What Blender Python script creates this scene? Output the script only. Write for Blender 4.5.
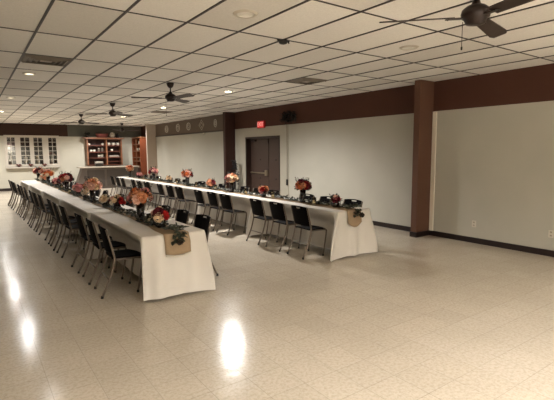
import bpy, bmesh, math, random
from mathutils import Vector, Matrix
random.seed(7)
PI = math.pi
scene = bpy.context.scene
COL = scene.collection
for o in list(bpy.data.objects):
    bpy.data.objects.remove(o)

# ------------------------------------------------------------------ camera
cam_d = bpy.data.cameras.new('camera')
cam = bpy.data.objects.new('camera', cam_d); COL.objects.link(cam)
F_PX, YAW, PIT, ROL = 432.0, 0.6169, -0.1121, -0.0063
cam_d.sensor_width = 36.0; cam_d.sensor_fit = 'HORIZONTAL'
cam_d.lens = F_PX / 554 * 36.0
cam_d.clip_start = 0.05; cam_d.clip_end = 200
fw = Vector((math.sin(YAW)*math.cos(PIT), math.cos(YAW)*math.cos(PIT), math.sin(PIT)))
rt = Vector((math.cos(YAW), -math.sin(YAW), 0)); up = rt.cross(fw)
r2 = math.cos(ROL)*rt + math.sin(ROL)*up; u2 = -math.sin(ROL)*rt + math.cos(ROL)*up
M = Matrix((r2, u2, -fw)).transposed().to_4x4(); M.translation = (0, 0, 1.68)
cam.matrix_world = M
scene.camera = cam

# ------------------------------------------------------------------ world, exposure
w = bpy.data.worlds.new('world'); scene.world = w; w.use_nodes = True
w.node_tree.nodes['Background'].inputs[0].default_value = (1, .9, .75, 1)
w.node_tree.nodes['Background'].inputs[1].default_value = 0.03
scene.view_settings.view_transform = 'Standard'
scene.view_settings.look = 'None'
scene.view_settings.gamma = 1
scene.view_settings.use_curve_mapping = False
scene.view_settings.exposure = 3.42
LAMP_W = 112.0
LAMP_COL = (1.0, 0.98, 0.96)
# recessed lamps: x, y, watts factor
LAMPS = [(4.73, 8.5, .42), (4.78, 12.5, .28), (4.78, 16.5, .28), (4.8, 20.7, .33),
         (0.92, 8.4, .02), (0.92, 12.2, .15), (0.92, 16.3, .3), (0.92, 20.3, .4),
         (1.5, -4.4, 2.4), (2.9, -4.4, 1.7), (1.9, -1.0, .42), (4.75, -2.4, .05), (6.65, 21.0, .1)]  # the left lamp just behind the camera is added to brighten the mid floor

# ------------------------------------------------------------------ dimensions
XR, YF, XL, YB, HC = 7.40, 22.6, -1.7, -5.0, 2.995
STRIPE = 2.43

# ------------------------------------------------------------------ materials
def rgb(h):
    h = h.lstrip('#'); c = [int(h[i:i+2], 16)/255 for i in (0, 2, 4)]
    return tuple((v/12.92 if v <= .04045 else ((v+.055)/1.055)**2.4) for v in c) + (1,)
def mat(name, col, rough=.6, metal=0, noise=0, nscale=8, bump=0, bscale=60, spec=.5, emit=None, estr=0, trans=0, coat=0, sss=0):
    m = bpy.data.materials.new(name); m.use_nodes = True
    nt = m.node_tree; b = nt.nodes['Principled BSDF']
    c = rgb(col) if isinstance(col, str) else col
    b.inputs['Base Color'].default_value = c
    b.inputs['Roughness'].default_value = rough
    b.inputs['Metallic'].default_value = metal
    b.inputs['Specular IOR Level'].default_value = spec
    b.inputs['Coat Weight'].default_value = coat
    if trans: b.inputs['Transmission Weight'].default_value = trans
    if emit: b.inputs['Emission Color'].default_value = rgb(emit); b.inputs['Emission Strength'].default_value = estr
    tc = nt.nodes.new('ShaderNodeTexCoord')
    if noise:
        n = nt.nodes.new('ShaderNodeTexNoise'); n.inputs['Scale'].default_value = nscale; n.inputs['Detail'].default_value = 4
        nt.links.new(tc.outputs['Object'], n.inputs['Vector'])
        mx = nt.nodes.new('ShaderNodeMix'); mx.data_type = 'RGBA'
        mx.inputs[6].default_value = tuple(v*(1-noise) for v in c[:3])+(1,)
        mx.inputs[7].default_value = tuple(min(1, v*(1+noise)) for v in c[:3])+(1,)
        nt.links.new(n.outputs['Fac'], mx.inputs[0]); nt.links.new(mx.outputs[2], b.inputs['Base Color'])
    if bump:
        n = nt.nodes.new('ShaderNodeTexNoise'); n.inputs['Scale'].default_value = bscale; n.inputs['Detail'].default_value = 3
        nt.links.new(tc.outputs['Object'], n.inputs['Vector'])
        bp = nt.nodes.new('ShaderNodeBump'); bp.inputs['Strength'].default_value = bump; bp.inputs['Distance'].default_value = .01
        nt.links.new(n.outputs['Fac'], bp.inputs['Height']); nt.links.new(bp.outputs['Normal'], b.inputs['Normal'])
    return m

def N(nt, t, **k):
    n = nt.nodes.new(t)
    for a, v in k.items(): setattr(n, a, v)
    return n
def mth(nt, op, a, b=None):
    n = nt.nodes.new('ShaderNodeMath'); n.operation = op
    for i, v in enumerate((a, b)):
        if v is None: continue
        if isinstance(v, (int, float)): n.inputs[i].default_value = v
        else: nt.links.new(v, n.inputs[i])
    return n.outputs[0]
def mixc(nt, f, a, b):
    n = nt.nodes.new('ShaderNodeMix'); n.data_type = 'RGBA'
    for i, v in ((0, f), (6, a), (7, b)):
        if isinstance(v, (int, float)) or isinstance(v, tuple): n.inputs[i].default_value = v
        else: nt.links.new(v, n.inputs[i])
    return n.outputs[2]

def wall_mat(name, low, high, zsplit, rough=.75):
    m = mat(name, low, rough, spec=.25)
    nt = m.node_tree; b = nt.nodes['Principled BSDF']
    tc = N(nt, 'ShaderNodeTexCoord'); sp = N(nt, 'ShaderNodeSeparateXYZ'); nt.links.new(tc.outputs['Object'], sp.inputs[0])
    n = N(nt, 'ShaderNodeTexNoise'); n.inputs['Scale'].default_value = 2.0; n.inputs['Detail'].default_value = 5
    nt.links.new(tc.outputs['Object'], n.inputs['Vector'])
    f = mth(nt, 'GREATER_THAN', sp.outputs[2], zsplit)
    lo = mixc(nt, n.outputs['Fac'], tuple(v*.93 for v in rgb(low)[:3])+(1,), tuple(v*1.07 for v in rgb(low)[:3])+(1,))
    hi = mixc(nt, n.outputs['Fac'], tuple(v*.9 for v in rgb(high)[:3])+(1,), tuple(v*1.1 for v in rgb(high)[:3])+(1,))
    nt.links.new(mixc(nt, f, lo, hi), b.inputs['Base Color'])
    n2 = N(nt, 'ShaderNodeTexNoise'); n2.inputs['Scale'].default_value = 90
    nt.links.new(tc.outputs['Object'], n2.inputs['Vector'])
    bp = N(nt, 'ShaderNodeBump'); bp.inputs['Strength'].default_value = .15; bp.inputs['Distance'].default_value = .004
    nt.links.new(n2.outputs['Fac'], bp.inputs['Height']); nt.links.new(bp.outputs['Normal'], b.inputs['Normal'])
    return m

WALL_LOW, WALL_HIGH = '#b0aca0', '#4c2f24'
m_wall = wall_mat('painted wall', WALL_LOW, WALL_HIGH, STRIPE)
m_wallfar = wall_mat('painted far wall', '#b6b1a2', '#35231a', STRIPE+.01)
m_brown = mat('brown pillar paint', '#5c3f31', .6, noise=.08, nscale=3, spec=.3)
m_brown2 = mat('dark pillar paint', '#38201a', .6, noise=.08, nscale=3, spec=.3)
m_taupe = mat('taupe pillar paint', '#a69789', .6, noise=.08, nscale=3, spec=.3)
m_base = mat('dark vinyl baseboard', '#1c0f0d', .45)
m_casing = mat('pale door casing', '#aba596', .6, noise=.04)
m_doorframe = mat('dark brown door frame', '#2a1a14', .45)
m_door = mat('brown door', '#43322a', .45, noise=.08, nscale=5)
m_steel = mat('brushed steel', '#a89c88', .3, metal=.9)
m_black = mat('black plastic', '#0e0b0a', .5)
m_white = mat('white enamel', '#c9c2b4', .45)
m_offwhite = mat('white window paint', '#b5ada0', .5, noise=.04)

# floor: waxed vinyl tiles
m_floor = mat('waxed vinyl tiles', '#ab9c84', .2, spec=.3)
nt = m_floor.node_tree; b = nt.nodes['Principled BSDF']
tc = N(nt, 'ShaderNodeTexCoord'); sp = N(nt, 'ShaderNodeSeparateXYZ'); nt.links.new(tc.outputs['Object'], sp.inputs[0])
X, Y = sp.outputs[0], sp.outputs[1]
T = .3048
tx = mth(nt, 'DIVIDE', mth(nt, 'SUBTRACT', X, 3.105), T); ty = mth(nt, 'DIVIDE', mth(nt, 'SUBTRACT', Y, 2.315), T)
fx = mth(nt, 'ABSOLUTE', mth(nt, 'SUBTRACT', mth(nt, 'FRACT', tx), .5)); fy = mth(nt, 'ABSOLUTE', mth(nt, 'SUBTRACT', mth(nt, 'FRACT', ty), .5))
line = mth(nt, 'GREATER_THAN', mth(nt, 'MAXIMUM', fx, fy), .492)
cmb = N(nt, 'ShaderNodeCombineXYZ'); nt.links.new(mth(nt, 'FLOOR', tx), cmb.inputs[0]); nt.links.new(mth(nt, 'FLOOR', ty), cmb.inputs[1])
wn = N(nt, 'ShaderNodeTexWhiteNoise', noise_dimensions='2D'); nt.links.new(cmb.outputs[0], wn.inputs['Vector'])
n1 = N(nt, 'ShaderNodeTexNoise'); n1.inputs['Scale'].default_value = 38; n1.inputs['Detail'].default_value = 6; n1.inputs['Roughness'].default_value = .7
nt.links.new(tc.outputs['Object'], n1.inputs['Vector'])
n2 = N(nt, 'ShaderNodeTexNoise'); n2.inputs['Scale'].default_value = 1.3; n2.inputs['Detail'].default_value = 5
nt.links.new(tc.outputs['Object'], n2.inputs['Vector'])
base = mixc(nt, wn.outputs['Value'], rgb('#c3b8a7'), rgb('#c9bead'))
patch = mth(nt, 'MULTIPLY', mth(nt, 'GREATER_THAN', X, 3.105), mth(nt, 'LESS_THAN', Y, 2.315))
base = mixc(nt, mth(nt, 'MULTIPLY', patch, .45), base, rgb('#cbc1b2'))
spk = N(nt, 'ShaderNodeValToRGB'); spk.color_ramp.elements[0].position = .36; spk.color_ramp.elements[1].position = .56
spk.color_ramp.elements[0].color = (.80, .78, .75, 1); spk.color_ramp.elements[1].color = (1, 1, 1, 1)
nt.links.new(n1.outputs['Fac'], spk.inputs[0])
mul = N(nt, 'ShaderNodeMix', data_type='RGBA', blend_type='MULTIPLY'); mul.inputs[0].default_value = 1
nt.links.new(base, mul.inputs[6]); nt.links.new(spk.outputs[0], mul.inputs[7])
scf = N(nt, 'ShaderNodeMapRange'); scf.inputs[1].default_value = .35; scf.inputs[2].default_value = .75; scf.inputs[3].default_value = 0; scf.inputs[4].default_value = .22
nt.links.new(n2.outputs['Fac'], scf.inputs[0])
c2 = mixc(nt, scf.outputs[0], mul.outputs[2], rgb('#a0947f'))
nl = N(nt, 'ShaderNodeTexNoise'); nl.inputs['Scale'].default_value = .9; nt.links.new(tc.outputs['Object'], nl.inputs['Vector'])
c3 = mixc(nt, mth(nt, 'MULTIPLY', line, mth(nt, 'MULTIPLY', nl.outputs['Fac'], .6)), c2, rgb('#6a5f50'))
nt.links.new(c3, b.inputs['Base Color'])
rr = N(nt, 'ShaderNodeMapRange'); rr.inputs[3].default_value = .1; rr.inputs[4].default_value = .24
n3 = N(nt, 'ShaderNodeTexNoise'); n3.inputs['Scale'].default_value = 3; n3.inputs['Detail'].default_value = 6
nt.links.new(tc.outputs['Object'], n3.inputs['Vector']); nt.links.new(n3.outputs['Fac'], rr.inputs[0]); nt.links.new(rr.outputs[0], b.inputs['Roughness'])
bp = N(nt, 'ShaderNodeBump'); bp.inputs['Strength'].default_value = .12; bp.inputs['Distance'].default_value = .01
nb = N(nt, 'ShaderNodeTexNoise'); nb.inputs['Scale'].default_value = 9; nb.inputs['Detail'].default_value = 3
nt.links.new(tc.outputs['Object'], nb.inputs['Vector']); nt.links.new(nb.outputs['Fac'], bp.inputs['Height']); nt.links.new(bp.outputs['Normal'], b.inputs['Normal'])

# ceiling: acoustic tiles 2 x 4 ft
GX0, GA, GY0, GB = 0.691, 0.6095, 3.02, 1.2452
m_ceil = mat('acoustic ceiling tiles', '#b5aa98', .85, spec=.1)
nt = m_ceil.node_tree; b = nt.nodes['Principled BSDF']
tc = N(nt, 'ShaderNodeTexCoord'); sp = N(nt, 'ShaderNodeSeparateXYZ'); nt.links.new(tc.outputs['Object'], sp.inputs[0])
cmb = N(nt, 'ShaderNodeCombineXYZ')
nt.links.new(mth(nt, 'FLOOR', mth(nt, 'DIVIDE', mth(nt, 'SUBTRACT', sp.outputs[0], GX0), GA)), cmb.inputs[0])
nt.links.new(mth(nt, 'FLOOR', mth(nt, 'DIVIDE', mth(nt, 'SUBTRACT', sp.outputs[1], GY0), GB)), cmb.inputs[1])
wn = N(nt, 'ShaderNodeTexWhiteNoise', noise_dimensions='2D'); nt.links.new(cmb.outputs[0], wn.inputs['Vector'])
cr = N(nt, 'ShaderNodeValToRGB'); cr.color_ramp.elements[0].color = rgb('#dcd7cf'); cr.color_ramp.elements[1].color = rgb('#f2eee7')
cr.color_ramp.elements[0].position = 0; cr.color_ramp.elements[1].position = .55
nt.links.new(wn.outputs['Value'], cr.inputs[0])
n1 = N(nt, 'ShaderNodeTexNoise'); n1.inputs['Scale'].default_value = 60; n1.inputs['Detail'].default_value = 5
nt.links.new(tc.outputs['Object'], n1.inputs['Vector'])
mul = N(nt, 'ShaderNodeMix', data_type='RGBA', blend_type='MULTIPLY'); mul.inputs[0].default_value = .25
nt.links.new(cr.outputs[0], mul.inputs[6]); nt.links.new(n1.outputs['Fac'], mul.inputs[7]); nt.links.new(mul.outputs[2], b.inputs['Base Color'])
m_grid = mat('dark bronze ceiling grid', '#1f140d', .5)

# ------------------------------------------------------------------ mesh helpers
def add_box(bm, c, s, rot=None, bevel=0, mi=0):
    r = bmesh.ops.create_cube(bm, size=1)
    vs = r['verts']
    Mx = Matrix.Translation(Vector(c)) @ (rot.to_4x4() if rot is not None else Matrix.Identity(4)) @ Matrix.Diagonal((s[0], s[1], s[2], 1))
    bmesh.ops.transform(bm, matrix=Mx, verts=vs)
    fs = list({f for v in vs for f in v.link_faces})
    for f in fs: f.material_index = mi
    if bevel:
        es = list({e for v in vs for e in v.link_edges})
        bmesh.ops.bevel(bm, geom=es, offset=bevel, segments=2, affect='EDGES', profile=.5)
def box2(bm, a, b_, **k):
    add_box(bm, [(a[i]+b_[i])/2 for i in range(3)], [abs(b_[i]-a[i]) for i in range(3)], **k)
def add_tube(bm, pts, r, seg=8, closed=False, cap=True):
    pts = [Vector(p) for p in pts]; n = len(pts); rings = []
    rs = r if isinstance(r, (list, tuple)) else [r]*n
    prev = None
    for i, p in enumerate(pts):
        if closed: t = (pts[(i+1) % n]-pts[i-1]).normalized()
        else: t = (pts[min(i+1, n-1)]-pts[max(i-1, 0)]).normalized()
        if prev is None:
            a = Vector((0, 0, 1)) if abs(t.z) < .9 else Vector((1, 0, 0))
            u = t.cross(a).normalized()
        else:
            u = (prev - t*prev.dot(t)).normalized()
        prev = u; v = t.cross(u)
        rings.append([bm.verts.new(p+(u*math.cos(2*PI*k/seg)+v*math.sin(2*PI*k/seg))*rs[i]) for k in range(seg)])
    m_ = n if closed else n-1
    for i in range(m_):
        A, B = rings[i], rings[(i+1) % n]
        for k in range(seg): f = bm.faces.new((A[k], A[(k+1) % seg], B[(k+1) % seg], B[k])); f.smooth = True
    if cap and not closed:
        bm.faces.new(rings[0][::-1]); bm.faces.new(rings[-1])
def add_lathe(bm, prof, c=(0, 0, 0), seg=20, capb=True, capt=True):
    rings = [[bm.verts.new((c[0]+r*math.cos(2*PI*k/seg), c[1]+r*math.sin(2*PI*k/seg), c[2]+z)) for k in range(seg)] for r, z in prof]
    for A, B in zip(rings, rings[1:]):
        for k in range(seg): f = bm.faces.new((A[k], A[(k+1) % seg], B[(k+1) % seg], B[k])); f.smooth = True
    if capb: bm.faces.new(rings[0][::-1])
    if capt: bm.faces.new(rings[-1])
def add_prism(bm, poly, y0, y1, axis=1):
    def P(u, v, w_): return ((u, w_, v) if axis == 1 else (w_, u, v) if axis == 0 else (u, v, w_))
    A = [bm.verts.new(P(u, v, y0)) for u, v in poly]; B = [bm.verts.new(P(u, v, y1)) for u, v in poly]
    bm.faces.new(A); bm.faces.new(B[::-1]); n = len(poly)
    for i in range(n): bm.faces.new((A[i], B[i], B[(i+1) % n], A[(i+1) % n]))
def obj(name, bm, m, parent=None, loc=None):
    bmesh.ops.recalc_face_normals(bm, faces=bm.faces)
    me = bpy.data.meshes.new(name); bm.to_mesh(me); bm.free()
    for x in (m if isinstance(m, (list, tuple)) else [m]): me.materials.append(x)
    o = bpy.data.objects.new(name, me); COL.objects.link(o)
    if parent: o.parent = parent
    if loc: o.location = loc
    return o
def BM(): return bmesh.new()
def tag(o, label, cat, group=None):
    o['label'] = label; o['category'] = cat
    if group: o['group'] = group
    return o
def thing(name, label, cat, loc=(0, 0, 0), rz=0, group=None):
    o = bpy.data.objects.new(name, None); COL.objects.link(o); o.empty_display_size = .1
    o.location = loc; o.rotation_euler = (0, 0, rz)
    return tag(o, label, cat, group)
def struct(name, bm, m, parent=None):
    o = obj(name, bm, m, parent)
    if not parent: o['kind'] = 'structure'
    return o
def dup(root, loc=None, rz=None, label=None, group=None):
    def rec(o, par):
        c = o.copy(); COL.objects.link(c); c.parent = par
        for ch in kids.get(o, []): rec(ch, c)
        return c
    kids = {}
    def gather(o):
        kids[o] = list(o.children)
        for ch in kids[o]: gather(ch)
    gather(root)
    r = rec(root, None)
    if loc is not None: r.location = loc
    if rz is not None: r.rotation_euler = (0, 0, rz)
    if label: r['label'] = label
    if group: r['group'] = group
    return r
ORD = ['nearest', 'second', 'third', 'fourth', 'fifth', 'sixth', 'seventh', 'eighth', 'ninth', 'tenth', 'eleventh', 'twelfth', 'thirteenth', 'fourteenth', 'farthest']

# ------------------------------------------------------------------ room shell
bm = BM(); box2(bm, (XL-.2, YB-.2, -.1), (XR+.4, YF+1.2, 0)); struct('floor', bm, m_floor)
bm = BM(); box2(bm, (XL-.2, YB-.2, HC), (XR+.4, YF+1.2, HC+.1)); struct('ceiling', bm, m_ceil)
# ceiling grid of metal tees
bm = BM()
k0 = math.ceil((XL-GX0)/GA); k1 = math.floor((XR-.02-GX0)/GA)
for k in range(k0, k1+1):
    x = GX0+k*GA; box2(bm, (x-.012, YB, HC-.008), (x+.012, YF, HC+.002))
j0 = math.ceil((YB-GY0)/GB); j1 = math.floor((YF-GY0)/GB)
for j in range(j0, j1+1):
    y = GY0+j*GB; box2(bm, (XL, y-.009, HC-.006), (XR, y+.009, HC+.002))
struct('trim_1', bm, m_grid)
# right wall with the door opening
DY0, DY1, DZ = 10.24, 12.15, 2.14
bm = BM()
box2(bm, (XR, YB-.2, 0), (XR+.25, DY0, HC)); box2(bm, (XR, DY1, 0), (XR+.25, YF+.2, HC)); box2(bm, (XR, DY0, DZ), (XR+.25, DY1, HC))
struct('wall_right', bm, m_wall)
# far wall with the window opening
WX0, WX1, WZ0, WZ1 = 1.38, 3.44, 1.12, 2.42
bm = BM()
box2(bm, (XL-.2, YF, 0), (WX0, YF+.15, HC)); box2(bm, (WX1, YF, 0), (XR+.25, YF+.15, HC))
box2(bm, (WX0, YF, 0), (WX1, YF+.15, WZ0)); box2(bm, (WX0, YF, WZ1), (WX1, YF+.15, HC))
struct('wall_far', bm, m_wallfar)
bm = BM()   # dark room behind the window
box2(bm, (WX0-.3, YF+1.0, 0), (WX1+.3, YF+1.1, HC)); box2(bm, (WX0-.35, YF+.15, 0), (WX0-.25, YF+1.1, HC)); box2(bm, (WX1+.25, YF+.15, 0), (WX1+.35, YF+1.1, HC))
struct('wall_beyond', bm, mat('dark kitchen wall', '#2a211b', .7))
bm = BM(); box2(bm, (XL-.2, YB-.2, 0), (XL, YF+.2, HC)); struct('wall_left', bm, m_wall)
bm = BM(); box2(bm, (XL-.2, YB-.2, 0), (XR+.25, YB, HC)); struct('wall_back', bm, m_wall)
# pillars
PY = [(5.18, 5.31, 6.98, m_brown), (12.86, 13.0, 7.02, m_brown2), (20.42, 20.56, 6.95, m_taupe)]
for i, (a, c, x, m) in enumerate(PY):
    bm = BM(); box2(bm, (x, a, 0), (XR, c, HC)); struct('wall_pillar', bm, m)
# baseboards
bm = BM()
segs = [(YB, 5.18), (5.31, 9.8), (12.76, 12.86), (13.0, 20.42), (20.56, YF)]
for a, c in segs: box2(bm, (XR-.014, a, 0), (XR, c, .1))
for a, c, x, m in PY:
    box2(bm, (x-.012, a-.012, 0), (x, c+.012, .1)); box2(bm, (x, a-.012, 0), (XR, a, .1)); box2(bm, (x, c, 0), (XR, c+.012, .1))
struct('baseboard_right', bm, m_base)
bm = BM(); box2(bm, (XL, YF-.014, 0), (XR, YF, .12)); struct('baseboard_far', bm, m_base)
# bright metal corner strip beside near pillar
bm = BM(); box2(bm, (XR-.03, 5.09, .1), (XR, 5.17, 2.42)); struct('trim_2', bm, mat('bright corner strip', '#d8d0c0', .5))
# dark rail under the band between the two far pillars
bm = BM(); box2(bm, (XR-.03, 13.0, 2.40), (XR, 20.42, 2.455)); struct('trim_3', bm, m_doorframe)

# taupe painted panels on the upper band
bm = BM(); box2(bm, (XR-.012, 13.0, 2.455), (XR, 20.42, HC)); struct('trim_5', bm, mat('taupe band paint', '#64564a', .6, noise=.08, nscale=3, spec=.3))
bm = BM(); box2(bm, (3.9, YF-.012, STRIPE+.01), (XR, YF, HC)); struct('trim_6', bm, mat('grey green band paint', '#56554c', .6, noise=.08, nscale=3, spec=.3))

# door casing, frame and doors
bm = BM()
box2(bm, (XR-.02, 9.84, 0), (XR, DY0, 2.40)); box2(bm, (XR-.02, DY1, 0), (XR, 12.74, 2.40)); box2(bm, (XR-.02, DY0, DZ), (XR, DY1, 2.40))
struct('trim_4', bm, m_casing)
door = bpy.data.objects.new('door_1', None); COL.objects.link(door); door.location = (XR+.15, (DY0+DY1)/2, 0); door['kind'] = 'structure'
def rel(bm): bmesh.ops.translate(bm, verts=bm.verts, vec=-door.location); return bm
bm = BM()
box2(bm, (XR-.03, DY0, 0), (XR+.25, DY0+.05, DZ)); box2(bm, (XR-.03, DY1-.05, 0), (XR+.25, DY1, DZ)); box2(bm, (XR-.03, DY0+.05, DZ-.05), (XR+.25, DY1-.05, DZ))
obj('door_frame', rel(bm), m_doorframe, door)
mid = 11.06
for a, c, far in ((DY0+.055, mid-.012, 0), (mid+.012, DY1-.055, 1)):
    bm = BM(); box2(bm, (XR+.14, a, .01), (XR+.185, c, DZ-.055), bevel=.003)
    leaf = obj('door_leaf', rel(bm), m_door, door)
    for zz in (.84, 1.42):
        bm = BM(); add_lathe(bm, [(.028, 0), (.028, .012), (.015, .02)], seg=12)
        yc = (a+c)/2 - (.05 if far else 0)
        bmesh.ops.transform(bm, matrix=Matrix.Translation((XR+.14-door.location.x, yc-door.location.y, zz)) @ Matrix.Rotation(-PI/2, 4, 'Y'), verts=bm.verts)
        obj('bolt_cover', bm, m_doorframe, leaf)
bm = BM(); box2(bm, (XR+.085, 11.12, .985), (XR+.12, 12.05, 1.025), bevel=.006); box2(bm, (XR+.11, 11.14, .975), (XR+.14, 11.2, 1.035)); box2(bm, (XR+.11, 11.98, .975), (XR+.14, 12.04, 1.035))
obj('push_bar', rel(bm), m_steel, door)
bm = BM(); box2(bm, (XR+.07, 11.08, .93), (XR+.14, 11.2, 1.1), bevel=.01); obj('latch_case', rel(bm), m_steel, door)
bm = BM(); box2(bm, (XR+.08, 11.75, 2.0), (XR+.14, 12.0, 2.06), bevel=.005); add_tube(bm, [(XR+.1, 11.9, 2.03), (XR+.04, 11.72, 2.06), (XR+.02, 11.95, 2.08)], .009)
obj('door_closer', rel(bm), m_doorframe, door)
bm = BM(); box2(bm, (XR+.11, mid-.02, 1.93), (XR+.14, mid+.02, 2.08)); obj('top_latch', rel(bm), m_doorframe, door)

# window: four sashes of two by six panes
win = bpy.data.objects.new('window_1', None); COL.objects.link(win); win.location = ((WX0+WX1)/2, YF, WZ0); win['kind'] = 'structure'
def relw(bm): bmesh.ops.translate(bm, verts=bm.verts, vec=-win.location); return bm
bm = BM()
FY0, FY1 = YF-.05, YF+.03
sashes = [(1.42, 1.72), (1.93, 2.29), (2.45, 2.80), (3.05, 3.38)]
ZA, ZB = 1.17, 2.37
xs = [1.31] + [v for s in sashes for v in s] + [3.5]
for i in range(0, len(xs), 2): box2(bm, (xs[i], FY0, ZA), (xs[i+1], FY1, ZB))
box2(bm, (1.31, FY0, ZB), (3.5, FY1, 2.47)); box2(bm, (1.31, FY0, 1.06), (3.5, FY1, ZA))
obj('window_frame', relw(bm), m_offwhite, win)
m_glass = mat('window glass', '#ffffff', .02, trans=1)
for a, c in sashes:
    bm = BM(); box2(bm, ((a+c)/2-.012, YF-.035, ZA), ((a+c)/2+.012, YF, ZB))
    for k in range(1, 6):
        z = ZA+(ZB-ZA)*k/6; box2(bm, (a, YF-.035, z-.012), (c, YF, z+.012))
    s = obj('window_muntins', relw(bm), m_offwhite, win)
    bm = BM(); box2(bm, (a, YF-.012, ZA), (c, YF-.008, ZB)); obj('window_pane', relw(bm), m_glass, s)
bm = BM(); box2(bm, (1.3, YF-.2, 1.0), (3.46, YF, 1.05), bevel=.008); box2(bm, (1.38, YF-.05, .94), (3.4, YF, 1.0)); obj('window_sill', relw(bm), m_offwhite, win)

# ------------------------------------------------------------------ ceiling fittings
m_lens = mat('lit lamp lens', '#fff3d8', .4, emit='#fff0d0', estr=7)
m_lensd = mat('dim lamp lens', '#fff3d8', .4, emit='#fff0d0', estr=.35)
def downlight(x, y, f, label, vis=True):
    t = thing('recessed_downlight', label, 'ceiling light', (x, y, HC-.001), 0, 'recessed ceiling downlights')
    bm = BM(); add_lathe(bm, [(.075, -.016), (.1, -.012), (.108, 0)], seg=28, capb=False, capt=False); add_lathe(bm, [(.075, -.016), (.07, 0)], seg=28, capb=False, capt=False)
    obj('trim_ring', bm, m_white, t)
    bm = BM(); add_lathe(bm, [(.0, -.004), (.07, -.004)], seg=24, capb=False, capt=False); obj('lens', bm, m_lensd if f < .2 else m_lens, t)
    l = bpy.data.lights.new('lamp', 'SPOT'); l.energy = LAMP_W*f; l.color = LAMP_COL; l.spot_size = math.radians(160); l.spot_blend = .7; l.shadow_soft_size = .07
    lo = bpy.data.objects.new('lamp', l); COL.objects.link(lo); lo.parent = t; lo.location = (0, 0, -.09)
    return t
names = ['lit recessed downlight over the right table run, nearest of the right row', 'lit recessed downlight in the right row, beside the second fan from the camera',
 'lit recessed downlight in the right row, beyond the third ceiling fan', 'lit recessed downlight near the bar, farthest of the right row',
 'lit recessed downlight at left, just beyond the left ceiling vent', 'lit recessed downlight in the left row, second beyond the vent', 'lit recessed downlight at the left edge, third beyond the vent',
 'lit recessed downlight by the far wall above the left table run', 'lit recessed downlight near the back wall on the left', 'lit recessed downlight near the back wall on the right',
 'added unseen downlight just behind the camera, brightening the middle of the floor', 'lit recessed downlight behind the camera on the right', 'lit recessed downlight by the far corner over the wooden bookcase']
for (x, y, f), n in zip(LAMPS, names): downlight(x, y, f, n)
m_spk = mat('pale ceiling speaker', '#dcd7cd', .6)
m_ringd = mat('beige speaker ring', '#c0b7a8', .6)  # the ring's own beige, darker than the grille
for x, y, n in ((2.26, 3.69, 'pale round flush ceiling speaker with ring grille, top centre'), (4.70, 3.68, 'pale round flush ceiling speaker left of the near fan')):
    t = thing('ceiling_speaker', n, 'ceiling speaker', (x, y, HC), 0, 'round ceiling speakers')
    bm = BM(); add_lathe(bm, [(.085, -.012), (.108, -.014), (.122, 0)], seg=36, capb=False, capt=False); obj('speaker_ring', bm, m_ringd, t)
    bm = BM(); add_lathe(bm, [(0, -.006), (.035, -.006), (.04, -.012), (.05, -.006), (.085, -.004), (.085, -.012)], seg=36, capb=False, capt=False); obj('speaker_grille', bm, m_spk, t)
# vents
m_vent = mat('grey vent metal', '#6b6154', .5); m_ventd = mat('dark vent', '#4b4339', .6)
def vent(x0, x1, y0, y1, label):
    cx, cy = (x0+x1)/2, (y0+y1)/2
    t = thing('ceiling_vent', label, 'air vent', (cx, cy, HC), 0, 'ceiling air vents')
    hx, hy = (x1-x0)/2-.014, (y1-y0)/2-.014
    bm = BM(); box2(bm, (-hx, -hy, -.006), (hx, hy, -.002)); obj('vent_panel', bm, m_ventd, t)
    for q in range(3):
        a, c = hx*(.95-.22*q), hy*(.95-.22*q)
        bm = BM()
        for s in (-1, 1):
            add_box(bm, (0, s*(c-.02), -.014-.003*q), (2*a, .05, .004), rot=Matrix.Rotation(s*.5, 3, 'X'))
            add_box(bm, (s*(a-.02), 0, -.014-.003*q), (.05, 2*c-.09, .004), rot=Matrix.Rotation(-s*.5, 3, 'Y'))
        obj('louver', bm, m_vent, t)
    bm = BM(); add_box(bm, (0, 0, -.02), (hx*.5, hy*.5, .008), bevel=.003); obj('center_plate', bm, mat('pale vent plate', '#9b9080', .5), t)
vent(.69, 1.30, 6.76, 7.37, 'square grey louvered ceiling vent at left, near the left downlights')
vent(4.96, 5.57, 6.14, 6.75, 'square grey louvered ceiling vent above the right table run')
vent(4.96, 5.57, 13.62, 14.23, 'small-looking grey ceiling vent far off, above the far half of the right tables')
# dark hanger at ceiling
t = thing('ceiling_hanger', 'small black faceted hanger fixture on the ceiling grid, top centre', 'hanger', (3.13, 4.265, HC-.008))
bm = BM(); add_lathe(bm, [(.055, 0), (.06, -.015), (.045, -.04), (.015, -.05)][::-1], seg=8); obj('hanger_body', bm, m_black, t)
bm = BM(); add_tube(bm, [(-.085, 0, -.006), (.085, 0, -.006)], .012); add_tube(bm, [(.07, 0, -.006), (.085, 0, -.03)], .008); obj('hanger_clip', bm, m_black, t)

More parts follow.
